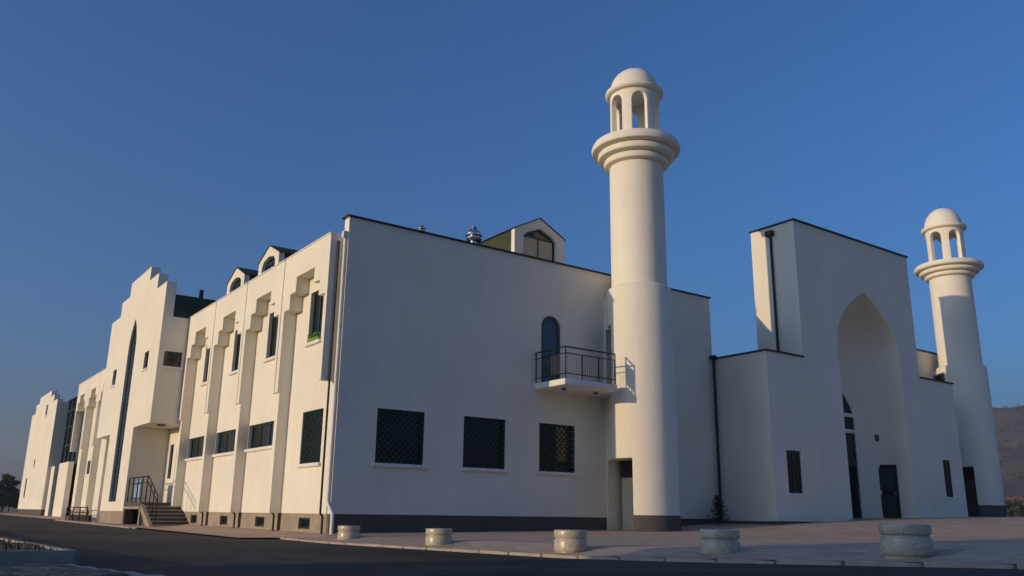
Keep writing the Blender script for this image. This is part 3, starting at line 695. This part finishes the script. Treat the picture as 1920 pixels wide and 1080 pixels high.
# potted plant on the nearest upper sill
pp = tag(empty('window_plant', (-.03, 2.1, 5.58)), 'bright green plant on the sill of the nearest upper window', 'plant')
box('planter', -.09, .07, 1.72, 2.62, 5.585, 5.70, 'greenplant', pp, .01)
bm = bmesh.new()
for i in range(170):
    c = Vector((rnd.uniform(-.10, .06), rnd.uniform(1.72, 2.62), rnd.uniform(5.68, 5.86))); a = Vector((rnd.gauss(0, 1), rnd.gauss(0, 1), rnd.gauss(0, 1))).normalized()*.045; b = a.cross(Vector((rnd.gauss(0, 1), .3, 1))).normalized()*.025
    bm.faces.new([bm.verts.new(c+q) for q in (-a, b, a, -b)])
fin('foliage', bm, 'greenplant', pp)

# ------------------------------------------------------------------ vegetation
def leaves(bm, c, rad, n, s, flat=1.):
    for i in range(n):
        d = Vector((rnd.gauss(0, 1), rnd.gauss(0, 1), rnd.gauss(0, 1))).normalized()*rad*rnd.random()**.4; d.z *= flat
        p = Vector(c)+d; a = Vector((rnd.gauss(0, 1), rnd.gauss(0, 1), rnd.gauss(0, .6))).normalized()*s*rnd.uniform(.6, 1.3); b = a.cross(Vector((rnd.gauss(0, 1), rnd.gauss(0, 1), 1))).normalized()*s*.5
        bm.faces.new([bm.verts.new(p+q) for q in (-a, b, a, -b)])
def tree(x, y, z, h, r, label, n=26, s=.35, m='leaf', name='tree', group=None):
    t = tag(empty(name, (x, y, z)), label, 'tree', group)
    bm = bmesh.new(); add_tube(bm, [(x, y, z-.3), (x+.1, y, z+h*.3), (x, y+.1, z+h*.62), (x, y, z+h*.85)], [.035*h, .026*h, .015*h, .004*h], 8)
    tips = []
    for k in range(6):
        a = rnd.uniform(0, 6.28); zz = z+h*rnd.uniform(.3, .55); e = (x+math.cos(a)*r*.7, y+math.sin(a)*r*.7, zz+h*.22)
        add_tube(bm, [(x, y, zz), ((x+e[0])/2, (y+e[1])/2, zz+h*.14), e], [.014*h, .009*h, .003*h], 6)
    fin('trunk', bm, 'bark', t, smooth=60)
    bm = bmesh.new()
    for k in range(n):
        a = rnd.uniform(0, 6.28); q = r*math.sqrt(rnd.random()); zz = z+h*(.42+.52*rnd.random()*(1-.55*(q/r)**2))
        leaves(bm, (x+math.cos(a)*q, y+math.sin(a)*q, zz), r*rnd.uniform(.22, .42), 60, s, .7)
    fin('crown', bm, m, t)
# small conifer by the portal wing
cx, cy = 16.35, -.75; cz = gz(cx, cy)+.05
cf = tag(empty('conifer', (cx, cy, cz)), 'small dark conifer at the foot of the portal wing beside the downpipe', 'shrub')
tube('trunk', [(cx, cy, cz-.1), (cx+.02, cy, cz+.6), (cx, cy, cz+1.15)], [.03, .02, .006], 'bark', cf, 6)
bm = bmesh.new()
for k in range(46):
    t = k/46; zz = cz+.08+1.0*t; a = k*2.4; rr = .44*(1-t)**.8*(.7+.5*rnd.random())+.04
    for q in range(7):
        u = q/6; p = Vector((cx+math.cos(a)*rr*u, cy+math.sin(a)*rr*u, zz+.10*u)); leaves(bm, p, .06, 7, .03, .7)
fin('foliage', bm, 'conif', cf)
# trees on the skyline at the far left
for i, (x, y, h, r, lb) in enumerate(((4.2, 128, 6.2, 1.5, 'slender dark tree cut by the left edge of the picture'), (6.6, 131, 3.0, 2.4, 'dark bush nearest the end gable on the left skyline'), (5.3, 130, 3.3, 2.4, 'dark bush between the slender tree and the bush by the end gable'), (2.6, 126, 3.8, 2.6, 'dark bush left of the slender tree'))):
    tree(x, y, -.7, h, r, lb, 40, .34, group='trees on the left skyline')

# ------------------------------------------------------------------ hills and houses on the right
def hillz(x, y):
    # ridge to the east, rising to the right of the view
    a = math.degrees(math.atan2(x-CAM[0], y-CAM[1])); d = math.hypot(x-CAM[0], y-CAM[1])
    f = max(0, min(1, (d-330)/620)); f = f*f*(3-2*f)
    n = math.sin(x*.011+1.3)*math.cos(y*.013)+.5*math.sin(x*.027+y*.021)+.25*math.sin(x*.06-y*.05)
    env = max(0, min(1, (a-50)/16)); env = env*env*(3-2*env)
    n2 = math.sin(x*.09+2*math.sin(y*.04))*math.cos(y*.083+1.5*math.sin(x*.035))+.6*math.sin(x*.19+y*.16)*math.sin(y*.21-x*.07)
    return -1.0+f*(env*(97+7*n+3.2*n2)) + f*3+f*(1-f)*6*n2
bm = bmesh.new(); NA, ND = 150, 90; G = []
for i in range(NA+1):
    a = R(50+90*i/NA); row = []
    for j in range(ND+1):
        d = 300+1100*(j/ND)**1.1; x, y = CAM[0]+d*math.sin(a), CAM[1]+d*math.cos(a)
        row.append(bm.verts.new((x, y, hillz(x, y))))
    G.append(row)
for i in range(NA):
    for j in range(ND): bm.faces.new((G[i][j], G[i+1][j], G[i+1][j+1], G[i][j+1]))
tag(fin('hill', bm, 'hill', None, smooth=60), kind='structure')
def house(x, y, z, wx, wy, h, rz, label, wallm='housewall'):
    t = tag(empty('house', (x, y, z)), label, 'house', 'houses at the foot of the hill')
    bm = bmesh.new(); add_box(bm, -wx/2, wx/2, -wy/2, wy/2, -1, h); wl_ = fin('wall', bm, wallm, t); wl_.location = (0, 0, 0)
    bm = bmesh.new(); add_prism(bm, [(-wx/2-.4, h+.01), (wx/2+.4, h+.01), (0, h+wx*.28)], 'y', -wy/2-.4, wy/2+.4); r_ = fin('roof', bm, 'tile', t); r_.location = (0, 0, 0)
    for s in (-1, 1):
        for k in range(3):
            for lv in range(int(h//2.8)):
                yy = -wy/2+wy*(k+.5)/3; bm = bmesh.new(); add_box(bm, s*wx/2-.05, s*wx/2+.05, yy-.5, yy+.5, 1+2.8*lv, 2.2+2.8*lv); o = fin('window', bm, 'glass', t); o.location = (0, 0, 0)
                xx = -wx/2+wx*(k+.5)/3; bm = bmesh.new(); add_box(bm, xx-.5, xx+.5, s*wy/2-.05, s*wy/2+.05, 1+2.8*lv, 2.2+2.8*lv); o = fin('window', bm, 'glass', t); o.location = (0, 0, 0)
    t.rotation_euler[2] = rz
def polar(a, d): return CAM[0]+d*math.sin(R(a)), CAM[1]+d*math.cos(R(a))
for a, d, wx, wy, h, rz, wm, lb in ((66.2, 215, 8, 7, 3.4, .3, 'brick', 'orange brick house at the foot of the hill at the right edge'), (65.35, 260, 7, 8, 3.2, .1, 'housewall', 'pale house just right of the far minaret'), (67.6, 235, 9, 9, 3.4, .5, 'brick', 'brick house cut by the right edge of the picture')):
    x, y = polar(a, d); house(x, y, -.3, wx, wy, h, rz, lb, wm)
for i, (a, d, h, r, lb) in enumerate(((65.6, 165, 4.2, 2.2, 'small round tree before the houses right of the far minaret'), (66.5, 150, 3.6, 2.0, 'low bush at the right edge before the brick house'), (65.0, 205, 5.5, 2.4, 'tree half hidden by the far minaret'))):
    x, y = polar(a, d); tree(x, y, -.3, h, r, lb, 26, .25, group='trees at the foot of the hill')
bm = bmesh.new()
for i in range(420):
    a, d = rnd.uniform(63.5, 76), 320+600*rnd.random()**1.3; x, y = polar(a, d)
    leaves(bm, (x, y, hillz(x, y)+.6), rnd.uniform(.8, 2.6), 26, .55, .6)
tag(fin('hillside_scrub', bm, 'leaf'), 'dark scrub dotted over the hillside', 'scrub', kind='stuff')

# ------------------------------------------------------------------ neighbour across the street (out of frame, shades the foreground)
nb = tag(empty('neighbour_building', (-55, -45, -.7)), 'plain plastered building across the street, outside the picture', 'building')
NX0, NX1, NY0, NY1, NZ = -62, -46, -75, -7.9, 8.2
hs = [rect(NY0+2+4*k, NY0+3.6+4*k, zz, zz+1.5) for k in range(16) for zz in (1.2, 4.6)]
prism('street_wall', rect(NY0, NY1, -1.2, NZ), 'x', NX1-.3, NX1, 'housewall', nb, holes=hs)
prism('street_glazing', rect(NY0+.4, NY1-.4, 0, NZ-.5), 'x', NX1-.28, NX1-.24, 'glass', nb)
box('rear_wall', NX0, NX0+.3, NY0, NY1, -1.2, NZ, 'housewall', nb)
box('end_wall', NX0+.303, NX1-.303, NY1-.3, NY1, -1.2, NZ, 'housewall', nb)
box('end_wall', NX0+.303, NX1-.303, NY0, NY0+.3, -1.2, NZ, 'housewall', nb)
prism('roof', [(NX0-.4, NZ+.004), (NX1+.4, NZ+.004), ((NX0+NX1)/2, NZ+2.6)], 'y', NY0-.4, NY1+.4, 'tile', nb)

# ------------------------------------------------------------------ evening haze
hz = box('haze', -2200, 2200, -2200, 2200, -2.5, 135, None, None); hz['kind'] = 'stuff'
hm = bpy.data.materials.new('haze_air'); hm.use_nodes = True; hn = hm.node_tree; hn.nodes.clear()
ho = hn.nodes.new('ShaderNodeOutputMaterial'); hv = hn.nodes.new('ShaderNodeVolumePrincipled')
hv.inputs['Color'].default_value = (.80, .86, .97, 1); hv.inputs['Density'].default_value = .00038; hv.inputs['Anisotropy'].default_value = .2
hn.links.new(hv.outputs[0], ho.inputs['Volume']); hz.data.materials.append(hm)
